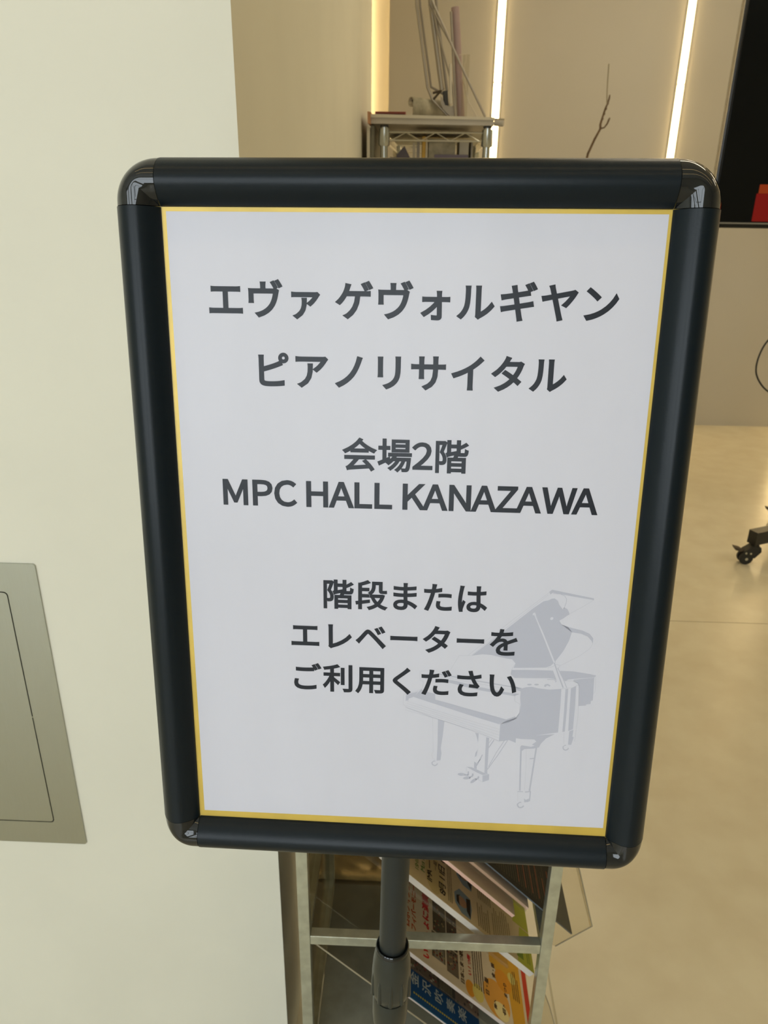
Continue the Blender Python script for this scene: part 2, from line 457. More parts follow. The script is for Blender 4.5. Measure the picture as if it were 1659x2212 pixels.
# back board, gold sheet, clear cover
bm = bmesh.new(); prism(bm, [S(-13, -13, -6), S(WW + 13, -13, -6), S(WW + 13, HH + 13, -6), S(-13, HH + 13, -6)], SN * 0.004)
obj('back_board', bm, M['base'], sg)
bm = bmesh.new(); prism(bm, [S(-8, -8, -1.6), S(WW + 8, -8, -1.6), S(WW + 8, HH + 8, -1.6), S(-8, HH + 8, -1.6)], SN * 0.0013)
obj('backing_sheet', bm, M['gold'], sg, label='gold coloured backing sheet')
bm = bmesh.new(); vs = [bm.verts.new(S(u, v, 0.45)) for u, v in ((-0.2, -0.2), (WW + .2, -0.2), (WW + .2, HH + .2), (-0.2, HH + .2))]; bm.faces.new(vs)
obj('cover_sheet', bm, M['cover'], sg)
# pole, sleeve, lower tube, base
PX, PY, LN = 0.0, 0.452, (0.009, 0.0)
def at_pole(z): return PX - 0.0006 - (0.98 - z) * 0.010
obj('pole', T([(at_pole(1.20), PY, 1.20), (at_pole(0.80), PY, 0.80)], 0.0113, 32), M['pole'], sg, True)
obj('mounting_bracket', B((-0.03, 0.424, 1.10), (0.03, 0.452, 1.22), 0.003), M['base'], sg)
def lz(prof, n=40):
    bm = bmesh.new(); rings = []
    for r, z in prof:
        rings.append([bm.verts.new((at_pole(z) + r * math.cos(2 * math.pi * k / n), PY + r * math.sin(2 * math.pi * k / n), z)) for k in range(n)])
    for a, b in zip(rings, rings[1:]):
        for k in range(n): bm.faces.new((a[k], a[(k + 1) % n], b[(k + 1) % n], b[k]))
    return bm
clamp_z = 0.857
bm = lz([(0.0116, clamp_z - 0.012), (0.0122, clamp_z - 0.001), (0.0132, clamp_z + 0.0005), (0.0139, clamp_z - 0.0005), (0.0146, clamp_z - 0.006), (0.0160, clamp_z - 0.016), (0.0166, clamp_z - 0.026), (0.0166, clamp_z - 0.050), (0.0158, clamp_z - 0.057), (0.0146, clamp_z - 0.059), (0.0118, clamp_z - 0.059)], 40)
collar = obj('clamp_sleeve', bm, M['knob'], sg, True)
for k in range(10):
    a = 2 * math.pi * (k + 0.5) / 10
    c = Vector((at_pole(0.82) + 0.0163 * math.cos(a), PY + 0.0163 * math.sin(a), clamp_z - 0.040))
    obj('grip_rib', T([c + Vector((0, 0, -0.015)), c + Vector((-0.0004 * math.cos(a), -0.0004 * math.sin(a), 0.004)), c + Vector((-0.0022 * math.cos(a), -0.0022 * math.sin(a), 0.024))], [0.0019, 0.0019, 0.0006], 10), M['knob'], collar, True)
obj('clamp_ring', lz([(0.0118, clamp_z + 0.0006), (0.0134, clamp_z + 0.0016), (0.0142, clamp_z + 0.0006), (0.0142, clamp_z - 0.0024), (0.0120, clamp_z - 0.0024)]), M['cap'], sg, True)
obj('clamp_nut', lz([(0.0120, clamp_z - 0.060), (0.0148, clamp_z - 0.0605), (0.0155, clamp_z - 0.064), (0.0155, clamp_z - 0.085), (0.0146, clamp_z - 0.095), (0.0120, clamp_z - 0.095)]), M['knob'], sg, True)
obj('lower_tube', T([(at_pole(0.77), PY, 0.77), (at_pole(0.012), PY, 0.012)], 0.0138, 32), M['pole'], sg, True)
bm = bmesh.new(); lathe(bm, at_pole(0), PY, [(0.15, 0.0), (0.152, 0.003), (0.150, 0.008), (0.03, 0.013), (0.017, 0.02), (0.0145, 0.024)], 48)
obj('base_plate', bm, M['base'], sg, True)

# ------------------------------------------------------------------ poster in the sign
ps = empty('poster', S(140, 400, 0), 'white concert poster with dark Japanese lettering and pale grand piano in black frame', 'poster')
corners = ((2.7, 2.5), (278.1, 2.6), (277.8, 391.3), (3.6, 393.4))
bm = bmesh.new(); G = 14
grid = []
for j in range(G + 1):
    row = []
    for i in range(G + 1):
        a, b = i / G, j / G
        u = (corners[0][0] * (1 - a) + corners[1][0] * a) * (1 - b) + (corners[3][0] * (1 - a) + corners[2][0] * a) * b
        v = (corners[0][1] * (1 - a) + corners[1][1] * a) * (1 - b) + (corners[3][1] * (1 - a) + corners[2][1] * a) * b
        row.append(bm.verts.new(S(u, v, -0.1)))
    grid.append(row)
for j in range(G):
    for i in range(G): bm.faces.new((grid[j][i], grid[j][i + 1], grid[j + 1][i + 1], grid[j + 1][i]))
sheet = obj('paper', bm, M['paper'], ps, True)

LINES = [
 (22.15, 0.60, 57.52, [('エ', 34.39), ('ヴ', 57.41), ('ァ', 80.49), ('ゲ', 108.25), ('ヴ', 131.70), ('ォ', 154.29), ('ル', 176.89), ('ギ', 200.57), ('ヤ', 223.17), ('ン', 246.51)]),
 (22.1, 0.60, 97.32, [('ピ', 61.09), ('ア', 83.49), ('ノ', 105.23), ('リ', 128.67), ('サ', 151.32), ('イ', 173.82), ('タ', 196.84), ('ル', 219.90)]),
 (21.1, 0.48, 145.9, [('会', 111.54), ('場', 132.63), ('２', 149.16), ('階', 166.66)]),
 (20.6, 0.60, 170.8, [('Ｍ', 35.26), ('Ｐ', 52.09), ('Ｃ', 66.20), ('Ｈ', 85.70), ('Ａ', 100.50), ('Ｌ', 113.91), ('Ｌ', 126.10), ('Ｋ', 144.63), ('Ａ', 157.40), ('Ｎ', 172.43), ('Ａ', 186.76), ('Ｚ', 200.49), ('Ａ', 213.42), ('Ｗ', 231.38), ('Ａ', 246.94)]),
 (20.7, 0.48, 235.9, [('階', 98.50), ('段', 119.26), ('ま', 140.64), ('た', 161.19), ('は', 182.85)]),
 (20.6, 0.50, 264.75, [('エ', 76.78), ('レ', 99.30), ('ベ', 119.12), ('ー', 140.31), ('タ', 161.16), ('ー', 182.65), ('を', 203.70)]),
 (20.8, 0.50, 294.8, [('ご', 77.91), ('利', 97.60), ('用', 118.67), ('く', 139.48), ('だ', 161.87), ('さ', 183.07), ('い', 204.76)])]
# piano, traced in its own units P, mapped to the sheet
PH = [[0.248468754, -0.0160485138, -79.0610206], [-0.00123123383, 0.227367848, -100.978822], [3.47549057e-05, -0.000149747629, 1.0]]
def pm(x, y):
    X, Y = 860 + x / 3.77, 1260 + y / 3.77
    d = PH[2][0] * X + PH[2][1] * Y + PH[2][2]
    return ((PH[0][0] * X + PH[0][1] * Y + PH[0][2]) / d, (PH[1][0] * X + PH[1][1] * Y + PH[1][2]) / d)
def SP(x, y, h): 
    u, v = pm(x, y); return S(u, v, h)
G0 = 905
bm = bmesh.new()
def pp(pts, dy=0, h=-0.06, mi=0): poly(bm, SP, [(x, y + dy) for x, y in pts], h, mi)
def pst(pts, wd, dy=0, h=-0.06, mi=0): stroke(bm, SP, [(x, y + dy) for x, y in pts], wd, h, mi)
# 0 pale grey, 1 faint outline, 2 paper white
pst([(1240, 70), (900, 325), (565, 592)], 3, mi=1); pst([(1225, 95), (880, 365), (600, 586)], 3, mi=1)
pp([(600, 590), (870, 385), (1100, 205), (1185, 148), (1225, 140), (1250, 127), (1275, 124), (1303, 145), (1312, 175), (1330, 198), (1343, 216), (1352, 197), (1378, 210), (1392, 235), (1396, 255), (1375, 266), (1350, 285), (1314, 305), (1330, 335), (1390, 362), (1416, 400), (1392, 470), (1345, 555), (1278, 640), (1245, 672), (1205, 688), (940, 690), (957, 655), (930, 621), (880, 613), (760, 585), (690, 579)])
disc(bm, SP, 1252, 288, 14, 11, -0.045, 14, 2, -0.6)
pp([(1232, 70), (1255, 53), (1420, 88), (1596, 124), (1596, 138), (1430, 110), (1262, 78), (1240, 92)])
pst([(1262, 84), (1320, 88), (1358, 104), (1373, 130), (1368, 165), (1350, 208)], 4, mi=0)
pst([(1594, 138), (1500, 195), (1396, 250)], 3, mi=1)
pp([(1330, 337), (1420, 366), (1500, 385), (1560, 412), (1590, 450), (1586, 495), (1576, 470), (1545, 436), (1490, 412), (1416, 400)])
pst([(1586, 495), (1560, 535), (1480, 592), (1320, 672)], 3, mi=1)
pst([(1112, 250), (1190, 440), (1272, 645)], 13, h=-0.045, mi=2); pst([(1102, 262), (1100, 248), (1118, 243)], 9, h=-0.045, mi=2)
pst([(1120, 262), (1200, 440), (1284, 650)], 3, h=-0.04, mi=0)
pp([(925, 707), (1100, 708), (1262, 712), (1292, 792), (1268, 780), (1230, 774), (1100, 774), (948, 772), (918, 742)])
pst([(1218, 690), (1260, 680), (1290, 660), (1320, 672), (1300, 700)], 4, mi=1)
pst([(1272, 648), (1310, 760), (1345, 852)], 10, h=-0.04, mi=0); pst([(1300, 690), (1345, 780), (1374, 852)], 6, h=-0.04, mi=0)
pp([(1318, 715), (1430, 719), (1560, 740), (1614, 752), (1598, 768), (1480, 776), (1385, 785), (1362, 800), (1352, 790), (1330, 745)])
pp([(1432, 786), (1598, 770), (1586, 955), (1570, 960), (1568, 984), (1532, 988), (1530, 997), (1468, 1000), (1474, 845), (1462, 815), (1425, 800)])
pst([(1610, 755), (1606, 880), (1590, 900)], 3, mi=1)
for x, r in ((1070, 19), (1128, 19)): disc(bm, SP, x, 826, r, 7, -0.06)
pp([(1188, 840), (1196, 824), (1220, 820), (1242, 834), (1236, 842), (1214, 832), (1200, 846)])
pst([(1215, 783), (1270, 786), (1290, 800), (1280, 806)], 5, mi=0)
pp([(955, 838), (1000, 860), (1040, 848), (1090, 844), (1140, 856), (1235, 868), (1330, 862), (1322, 1000), (1303, 1216), (1115, 1240), (960, 1264), (958, 1300), (905, 1278), (822, 1288), (832, 1150), (870, 1125), (960, 1096), (988, 1055), (999, 990), (994, 935), (998, 882), (960, 868)])
pp([(1364, 862), (1386, 860), (1374, 1040), (1358, 1208), (1338, 1212), (1352, 1040)])
pp([(1408, 858), (1450, 838), (1442, 1000), (1424, 1190), (1386, 1204), (1396, 1040)])
pst([(1330, 860), (1420, 852), (1468, 828), (1462, 812), (1420, 796), (1365, 795)], 4, mi=1)
pst([(1474, 830), (1466, 1080), (1438, 1290)], 4, mi=1)
pp([(1395, 300), (1428, 290), (1420, 345), (1430, 350), (1410, 412), (1384, 410)], G0); pst([(1352, 312), (1350, 405)], 3, G0, mi=1)
pst([(1344, 425), (1345, 445), (1362, 456), (1384, 448), (1386, 436)], 9, G0); pst([(1344, 428), (1358, 415), (1368, 416)], 6, G0)
# keyboard
pp([(130, 922), (190, 862), (215, 882), (302, 900), (303, 948), (880, 1110), (950, 1085), (972, 1100), (900, 1135), (820, 1148), (560, 1068), (130, 928)])
pp([(62, 957), (66, 905), (130, 892), (165, 880), (130, 925), (85, 940), (84, 955)])
for k in range(5):
    pst([(75 - k * 5, 962 + k * 17), (430, 1075 + k * 16), (825, 1190 + k * 24)], 2.4, mi=1)
pst([(178, 720), (178, 790), (206, 800), (200, 858), (130, 886), (44, 906), (42, 985), (75, 1015), (275, 1092), (640, 1208), (822, 1288)], 3, mi=1)
pst([(178, 716), (250, 712)], 3, mi=1)
pp([(385, 782), (480, 798), (640, 842), (900, 892), (992, 902), (948, 920), (640, 868), (400, 806)])
pst([(330, 740), (620, 792), (1005, 858)], 9); pst([(300, 752), (620, 812), (980, 878)], 3, mi=1)
pst([(430, 700), (498, 590), (600, 588)], 3, mi=1); pst([(957, 655), (930, 692), (920, 745)], 3, mi=1)
pst([(955, 880), (950, 960), (992, 985), (990, 1060), (960, 1095)], 3, mi=1)
# left leg, lyre, right leg
pp([(325, 205), (378, 220), (366, 320), (348, 440), (354, 480), (345, 538), (314, 540), (322, 400)], G0)
pst([(282, 188), (286, 470), (274, 485), (280, 520), (300, 530)], 2.5, G0, mi=1)
pst([(276, 552), (278, 570), (298, 582), (318, 572), (320, 562)], 9, G0); pst([(278, 555), (290, 543), (304, 544)], 7, G0)
pp([(628, 313), (656, 320), (652, 395), (640, 345)], G0)
pp([(630, 480), (645, 455), (650, 440), (640, 500), (625, 512)], G0)
pp([(718, 350), (742, 356), (738, 440), (726, 645), (704, 640), (710, 480)], G0)
pst([(892, 376), (810, 500), (728, 612)], 6, G0); pst([(868, 374), (800, 475), (736, 590)], 5, G0)
pst([(782, 372), (738, 435)], 8, G0); pst([(764, 366), (738, 400)], 4, G0); pst([(687, 492), (640, 580)], 8, G0); pst([(672, 530), (645, 560)], 6, G0)
pp([(620, 548), (640, 560), (640, 612), (618, 600)], G0)
pp([(556, 590), (600, 594), (700, 640), (742, 650), (690, 658), (640, 636)], G0); pp([(688, 662), (742, 652), (740, 698), (688, 715)], G0)
pst([(556, 592), (556, 640)], 3, G0, mi=1); pst([(645, 690), (688, 715)], 3, G0, mi=1)
for x, y, r in ((516, 652, 0.05), (560, 681, -0.1), (615, 704, -0.6)): disc(bm, SP, x, y + G0, 31, 12, -0.06, 16, 0, r)
pst([(540, 656), (572, 658), (572, 628)], 13, G0); pst([(580, 680), (608, 664), (608, 645)], 13, G0); pst([(632, 694), (655, 682), (655, 668)], 12, G0)
pp([(960, 358), (1110, 335), (1275, 325), (1205, 360), (1165, 400), (1148, 432), (1104, 442), (1030, 446), (1008, 462), (996, 430), (1005, 415), (1085, 428), (1112, 418), (1090, 410), (1126, 385), (1110, 368), (1000, 364)], G0, h=-0.05)
pst([(1002, 425), (996, 620), (992, 785)], 13, G0); pst([(1128, 425), (1100, 600), (1070, 788)], 13, G0)
pst([(1072, 525), (1108, 522)], 8, G0); pst([(1044, 450), (1042, 600), (1030, 780)], 2.5, G0, mi=1)
pst([(972, 792), (1018, 794)], 6, G0); pst([(1034, 796), (1082, 792)], 8, G0); pst([(1078, 792), (1070, 872)], 9, G0); pst([(974, 792), (974, 870)], 2.5, G0, mi=1)
pp([(1026, 848), (1040, 860), (1066, 850), (1064, 876), (1028, 880)], G0)
pst([(974, 890), (972, 905), (985, 922), (1008, 922), (1024, 908)], 11, G0); pst([(976, 892), (990, 880), (1004, 880)], 8, G0)
obj('piano_print', bm, [M['pale'], M['pale2'], M['paper']], ps, label='pale grey grand piano drawing')
for size, bold, base, chars in LINES:
    bm = bmesh.new()
    for ch, u in chars: put_glyph(bm, S, ch, u, base, size, bold, True, 0.0)
    obj('lettering', bm, M['ink'], ps)

# ------------------------------------------------------------------ leaflet rack behind the sign
RX0, RX1, RY0, RY1 = -0.1255, 0.204, 0.70, 1.02
rk = empty('leaflet_rack', (0.03, 0.70, 0), 'galvanised steel leaflet rack with clear acrylic pockets behind the sign', 'rack')
sq = 0.0145
for x in (RX0 - 0.001, RX1 - sq + 0.002):
    for y in (RY0, RY1 - sq):
        lean = 0.0
        obj('post', B((x, y, 0.0), (x + sq, y + sq, 0.785), 0.0006), M['galv'], rk)
for z in (0.770, 0.526, 0.28, 0.05):
    for y in (RY0, RY1 - sq):
        obj('crossbar', B((RX0 + sq - 0.0008, y + 0.0005, z), (RX1 - sq + 0.0018, y + sq - 0.0005, z + 0.0155), 0.0006), M['galv'], rk)
    for x in (RX0 - 0.001, RX1 - sq + 0.002):
        obj('side_rail', B((x + 0.001, RY0 + sq, z + 0.001), (x + sq - 0.001, RY1 - sq, z + 0.0145)), M['galv'], rk)
RT2 = math.sqrt(0.5)
Y0F = 0.722
def FL(c, xt):
    def fn(u, v, h=0.0):
        x = xt + v / 1000 * RT2
        return Vector((x + h / 1000 * RT2, Y0F + u / 1000, c - x + h / 1000 * RT2))
    return fn
def sheetbox(fn, u0, v0, u1, v1, h0, h1):
    bm = bmesh.new(); a = [bm.verts.new(fn(u, v, h0)) for u, v in ((u0, v0), (u1, v0), (u1, v1), (u0, v1))]; b = [bm.verts.new(fn(u, v, h1)) for u, v in ((u0, v0), (u1, v0), (u1, v1), (u0, v1))]
    bm.faces.new(a); bm.faces.new(b)
    for k in range(4): bm.faces.new((a[k], a[(k + 1) % 4], b[(k + 1) % 4], b[k]))
    return bm
# acrylic slopes, front lips and end plates
for c, x0, ed in ((0.776, -0.10, 0), (0.652, -0.108, 0), (0.513, -0.108, 0), (0.423, -0.108, 1)):
    fn = FL(c, x0)
    L = 395 if c > 0.7 else 385
    pl = obj('pocket_slope', sheetbox(fn, -8, 0, 270, L * 1.0, -15, -12.5), M['acr'], rk)
    if ed: obj('slope_edge', sheetbox(fn, -8.6, 0, -8.0, L, -15, -12.5), M['acre'], pl)
for k, dz in enumerate((0.0, -0.262)):
    pts = [(0.2050, 0.735), (0.2326, 0.6565), (0.2601, 0.5583), (0.2161, 0.5179), (0.2060, 0.5250)]
    sh = 0.0 if k == 0 else -0.012
    pts = [(x + sh, z + dz) for x, z in pts]
    bm = bmesh.new(); prism(bm, [(x, 0.7185, z) for x, z in pts], (0, 0.002, 0))
    ep = obj('end_plate', bm, M['acr'], rk)
    bm = bmesh.new()
    for (a, b) in zip(pts[:4], pts[1:4]): tube(bm, [(a[0], 0.7195, a[1]), (b[0], 0.7195, b[1])], 0.00085, 6)
    obj('plate_edge', bm, M['acre'], ep)
    obj('front_lip', B((0.258 + sh, 0.7215, 0.50 + dz + 0.055), (0.2605 + sh, 0.985, 0.50 + dz + 0.060)), M['acr'], rk)
obj('back_panel', B((RX0 + 0.002, RY0 + sq, 0.05), (RX0 + 0.0045, RY1 - sq, 0.775)), M['smoke'], rk)
obj('far_panel', B((RX0 + sq, RY1 - sq - 0.006, 0.05), (RX1 - sq, RY1 - sq - 0.003, 0.775)), M['smoke'], rk)
obj('base_tray', B((RX0 + sq, RY0 + sq, 0.285), (RX1 - sq, RY1 - sq, 0.292)), new_mat('grey green tray', (0.30, 0.31, 0.26), 0.5, var=0.2, vscale=40), rk)

def leaflet(name, label, c, xt, mat, edge, thick, L=297, W=210, extra=0):
    fn = FL(c, xt)
    root = empty(name, fn(105, L, 0), label, 'leaflets', 'leaflet piles in the rack')
    obj('page_block', sheetbox(fn, 0, 0, W, L, -thick, -0.4), edge, root)
    obj('top_sheet', sheetbox(fn, 0, 0, W, L, -0.3, 0.0), mat, root)
    return root, fn
H1, H2, H3, H4 = 0.12, 0.2, 0.28, 0.36
def word(root, fn, colr, s, u, v, size, bold=0.0, h=0.2, vert=False, adv=1.0):
    bm = bmesh.new(); txt(bm, fn, s, u, v, size, bold, h, vert, adv=adv); return obj('lettering', bm, flat(*colr), root)
def bars(bm, fn, u0, u1, v, step, n, wd, h=H2, gap=0.0, jit=0.3):
    """rows of small printed text: short dashes along u"""
    for k in range(n):
        u = u0; vv = v + k * step
        end = u1 - random.random() * (u1 - u0) * jit
        while u < end:
            l = 0.8 + random.random() * 1.1
            poly(bm, fn, [(u, vv), (u + l, vv), (u + l, vv + wd), (u, vv + wd)], h)
            u += l + 0.55
def txt(bm, fn, s, u, v, size, bold=0.0, h=H2, vert=False, mi=0, sx=1.0, adv=1.0):
    for ch in s:
        if ch != ' ':
            V = glyph(ch)
            put_glyph(bm, fn, ch, u + size * adv * 0.5, v, size, bold, True, h, sx=sx, hs=0.006, mi=mi)
        if vert: v += size * adv
        else: u += size * adv * (0.5 if ord(ch) < 128 else 1.0) if adv == 1.0 else size * adv

# T1: beige concert leaflet
r1, f1 = leaflet('leaflet_stack', 'beige leaflets with two portraits and dark date lettering in the rack', 0.652, -0.0165, flat(196, 178, 140), M['white'], 9)
bm = bmesh.new(); poly(bm, f1, [(0.5, 0.5), (209, 0.5), (209, 110), (120, 130), (60, 150), (20, 140), (0.5, 120)], 0.06); obj('printed_ground', bm, flat(188, 174, 134), r1)
bm = bmesh.new(); disc(bm, f1, 32, 95, 30, 18, H1); obj('printed_ground', bm, flat(176, 162, 112), r1)
word(r1, f1, (95, 120, 60), 'ISHIKAWA', 14, 64, 9, 0.25); word(r1, f1, (95, 120, 60), 'Music', 20, 76, 11, 0.3)
DK = (52, 46, 34)
word(r1, f1, DK, 'IMA ―', 10, 90, 13, 0.35); word(r1, f1, DK, '8月11日(日', 6, 116, 15, 0.4); word(r1, f1, DK, '一般1000円', 40, 101, 8, 0.1)
bm = bmesh.new(); bars(bm, f1, 8, 100, 122, 3.4, 3, 1.4); tag(obj('small_lettering', bm, flat(*DK), r1), kind='stuff')
for cu, cv in ((72, 158), (24, 152)):
    bm = bmesh.new(); poly(bm, f1, [(cu - 19, cv + 14), (cu - 19, cv - 4), (cu - 10, cv - 16), (cu + 6, cv - 17), (cu + 18, cv - 6), (cu + 14, cv + 16), (cu - 2, cv + 18)], H2); o1 = obj('portrait_print', bm, flat(112, 130, 138), r1)
    bm = bmesh.new(); disc(bm, f1, cu - 1, cv - 2, 8, 10, H3); obj('portrait_face', bm, flat(150, 118, 92), o1)
    bm = bmesh.new(); poly(bm, f1, [(cu - 10, cv - 6), (cu - 6, cv - 13), (cu + 4, cv - 13), (cu + 9, cv - 4), (cu + 5, cv - 8), (cu - 5, cv - 8)], H4); poly(bm, f1, [(cu - 18, cv + 14), (cu - 10, cv + 7), (cu + 10, cv + 7), (cu + 13, cv + 16)], H4); obj('portrait_hair', bm, flat(38, 32, 28), o1)
bm = bmesh.new(); bars(bm, f1, 6, 44, 182, 4.4, 6, 1.8); bars(bm, f1, 52, 100, 186, 4.2, 7, 1.7); bars(bm, f1, 8, 60, 214, 4.4, 9, 1.6); tag(obj('small_lettering', bm, flat(108, 94, 66), r1), kind='stuff')
bm = bmesh.new(); poly(bm, f1, [(62, 262), (140, 262), (140, 297), (62, 297)], H1); poly(bm, f1, [(0, 262), (60, 276), (60, 297), (0, 297)], H1); disc(bm, f1, 78, 212, 12, 12, H1); obj('printed_ground', bm, flat(168, 172, 62), r1)
bm = bmesh.new(); poly(bm, f1, [(8, 262), (34, 262), (34, 276), (8, 276)], H2); bars(bm, f1, 8, 50, 284, 4, 2, 2, H2); obj('printed_ground', bm, flat(112, 132, 48), r1)
# T2: orange and white leaflet
r2, f2 = leaflet('leaflet_stack', 'white leaflets with red lettering and orange circles under the beige ones', 0.513, 0.0, flat(204, 190, 166), M['lilac'], 6)
word(r2, f2, (176, 74, 34), 'ロボフィンション', 36, 28, 12, 0.5); word(r2, f2, (176, 74, 34), 'フィバーモニー', 36, 41, 11, 0.5)
word(r2, f2, (190, 46, 50), 'いっしょに演奏', 8, 68, 15, 0.7); word(r2, f2, (190, 46, 50), 'い！つ輝', 34, 159, 8, 0.4)
for (a, b, cc, dd, colr) in ((20, 75, 60, 103, (96, 88, 70)), (62, 78, 118, 106, (82, 76, 62)), (14, 106, 52, 131, (104, 92, 78)), (54, 108, 112, 131, (74, 62, 52)), (20, 80, 44, 100, (128, 122, 112))):
    bm = bmesh.new(); poly(bm, f2, [(a, b), (cc, b), (cc, dd), (a, dd)], H1 if colr[0] != 128 else H2); ph = obj('photo_print', bm, flat(*colr), r2)
    bm = bmesh.new(); bm2 = bmesh.new(); bm3 = bmesh.new()
    for k in range(26):
        u, v = random.uniform(a + 2, cc - 2), random.uniform(b + 2, dd - 2)
        disc((bm, bm2, bm3)[k % 3], f2, u, v, 1.4, 1.8, H3 + 0.003 * k, 7)
    tag(obj('photo_figures', bm, flat(40, 34, 30), ph), kind='stuff'); tag(obj('photo_figures', bm2, flat(160, 140, 104), ph), kind='stuff'); tag(obj('photo_figures', bm3, flat(120, 44, 36), ph), kind='stuff')
BR_ = (78, 58, 40)
word(r2, f2, BR_, '日本こまつ歌劇団', 12, 142, 8.5, 0.4); word(r2, f2, BR_, '日・昼', 24, 197, 9, 0.35, H4); word(r2, f2, BR_, '食・後', 60, 215, 8, 0.35, H4)
word(r2, f2, BR_, '舞へ', 12, 212, 7, 0.3, H4 + .1); word(r2, f2, BR_, '<回>', 10, 232, 8, 0.3, H4 + .1); word(r2, f2, BR_, 'まつり', 42, 240, 8, 0.3, H4 + .1)
bm = bmesh.new(); bars(bm, f2, 22, 100, 164, 5, 5, 2.2, H4); bars(bm, f2, 50, 100, 255, 4.5, 4, 1.8, H4 + .1); tag(obj('small_lettering', bm, flat(*BR_), r2), kind='stuff')
for (u, v, a, b, h, colr) in ((14, 155, 12, 10, H1, (206, 140, 40)), (66, 234, 17, 19, H2 + .02, (206, 140, 40)), (28.5, 214, 28, 30, H2, (210, 152, 66)), (16, 172, 13, 12, H1 + .02, (206, 190, 104)), (82, 256, 9, 9, H3, (206, 190, 104)), (14, 222, 13, 17, H3, (222, 206, 150))):
    bm = bmesh.new(); disc(bm, f2, u, v, a, b, h, 28); obj('printed_circle', bm, flat(*colr), r2)
bm = bmesh.new(); poly(bm, f2, [(84, 205), (200, 205), (200, 278), (0, 278), (0, 250), (60, 245)], H1); obj('printed_ground', bm, flat(200, 152, 48), r2)
bm = bmesh.new(); poly(bm, f2, [(0, 284), (200, 284), (200, 295), (0, 295)], H1); obj('printed_ground', bm, flat(184, 62, 40), r2)
# T3: blue leaflet
r3, f3 = leaflet('leaflet_stack', 'blue leaflets with white Japanese characters, lowest of the visible ones in the rack', 0.423, 0.0, flat(38, 84, 138), M['lilac'], 3)
bm = bmesh.new(); txt(bm, f3, '金沢吹奏楽', 19, 50, 20, 0.25, H2, True, adv=1.3); obj('lettering', bm, flat(196, 204, 206), r3)
bm = bmesh.new()
for k in range(26):
    disc(bm, f3, 11, 42 + k * 4.6, 1.6, 1.8, H2, 8)
tag(obj('small_lettering', bm, flat(202, 186, 80), r3), kind='stuff')
bm = bmesh.new(); disc(bm, f3, 62, 24, 9, 7, H2, 9); disc(bm, f3, 54, 26, 6, 4, H3, 7); obj('printed_star', bm, flat(206, 190, 50), r3)
bm = bmesh.new(); poly(bm, f3, [(44, 30), (205, 30), (205, 92), (44, 92)], H1); obj('photo_print', bm, flat(116, 96, 74), r3)
bm = bmesh.new(); poly(bm, f3, [(44, 92), (205, 92), (205, 132), (44, 132)], H1); pt = obj('photo_print', bm, flat(64, 58, 46), r3)
bm = bmesh.new(); bars(bm, f3, 47, 80, 98, 3.6, 8, 1.4); tag(obj('small_lettering', bm, flat(170, 160, 120), pt), kind='stuff')
bm = bmesh.new(); poly(bm, f3, [(44, 132), (205, 132), (205, 230), (44, 230)], H1); obj('photo_print', bm, flat(150, 124, 108), r3)
for colr, n in (((60, 36, 30), 40), ((170, 60, 48), 16), ((206, 196, 176), 30), ((96, 104, 60), 16), ((190, 166, 60), 8)):
    bm = bmesh.new()
    for k in range(n): disc(bm, f3, random.uniform(46, 96), random.choice((random.uniform(33, 90), random.uniform(134, 200))), random.uniform(1.2, 3), random.uniform(1.2, 3), H2 + 0.004 * k, 7)
    tag(obj('photo_figures', bm, flat(*colr), r3), kind='stuff')
bm = bmesh.new(); poly(bm, f3, [(0, 0), (0.9, 0), (0.9, 297), (0, 297)], H2); obj('printed_border', bm, flat(70, 140, 170), r3)
# T0: black leaflet and the pale ones under it
r0, f0 = leaflet('leaflet_stack', 'black leaflets with fine pale print, topmost in the rack beside the right post', 0.776, 0.0265, flat(27, 26, 21), flat(96, 104, 112), 2.2)
bm = bmesh.new()
for k in range(36):
    bars(bm, f0, 9, 96, 100 + k * 5.0, 4, 1, 0.9, H2, jit=0.6)
tag(obj('small_lettering', bm, flat(88, 80, 60), r0), kind='stuff')
bm = bmesh.new(); bars(bm, f0, 14, 80, 190, 14, 6, 1.4, H3, jit=0.4); tag(obj('small_lettering', bm, flat(140, 78, 56), r0), kind='stuff')
rp, fp = leaflet('leaflet_stack', 'pale pink leaflets lying just under the black ones in the rack', 0.7585, -0.035, flat(206, 186, 168), flat(206, 176, 160), 4.0)
rq, fq = leaflet('leaflet_stack', 'pink edged leaflets between the pale pink and the beige ones in the rack', 0.7270, -0.052, flat(200, 184, 158), flat(216, 178, 164), 5.0)

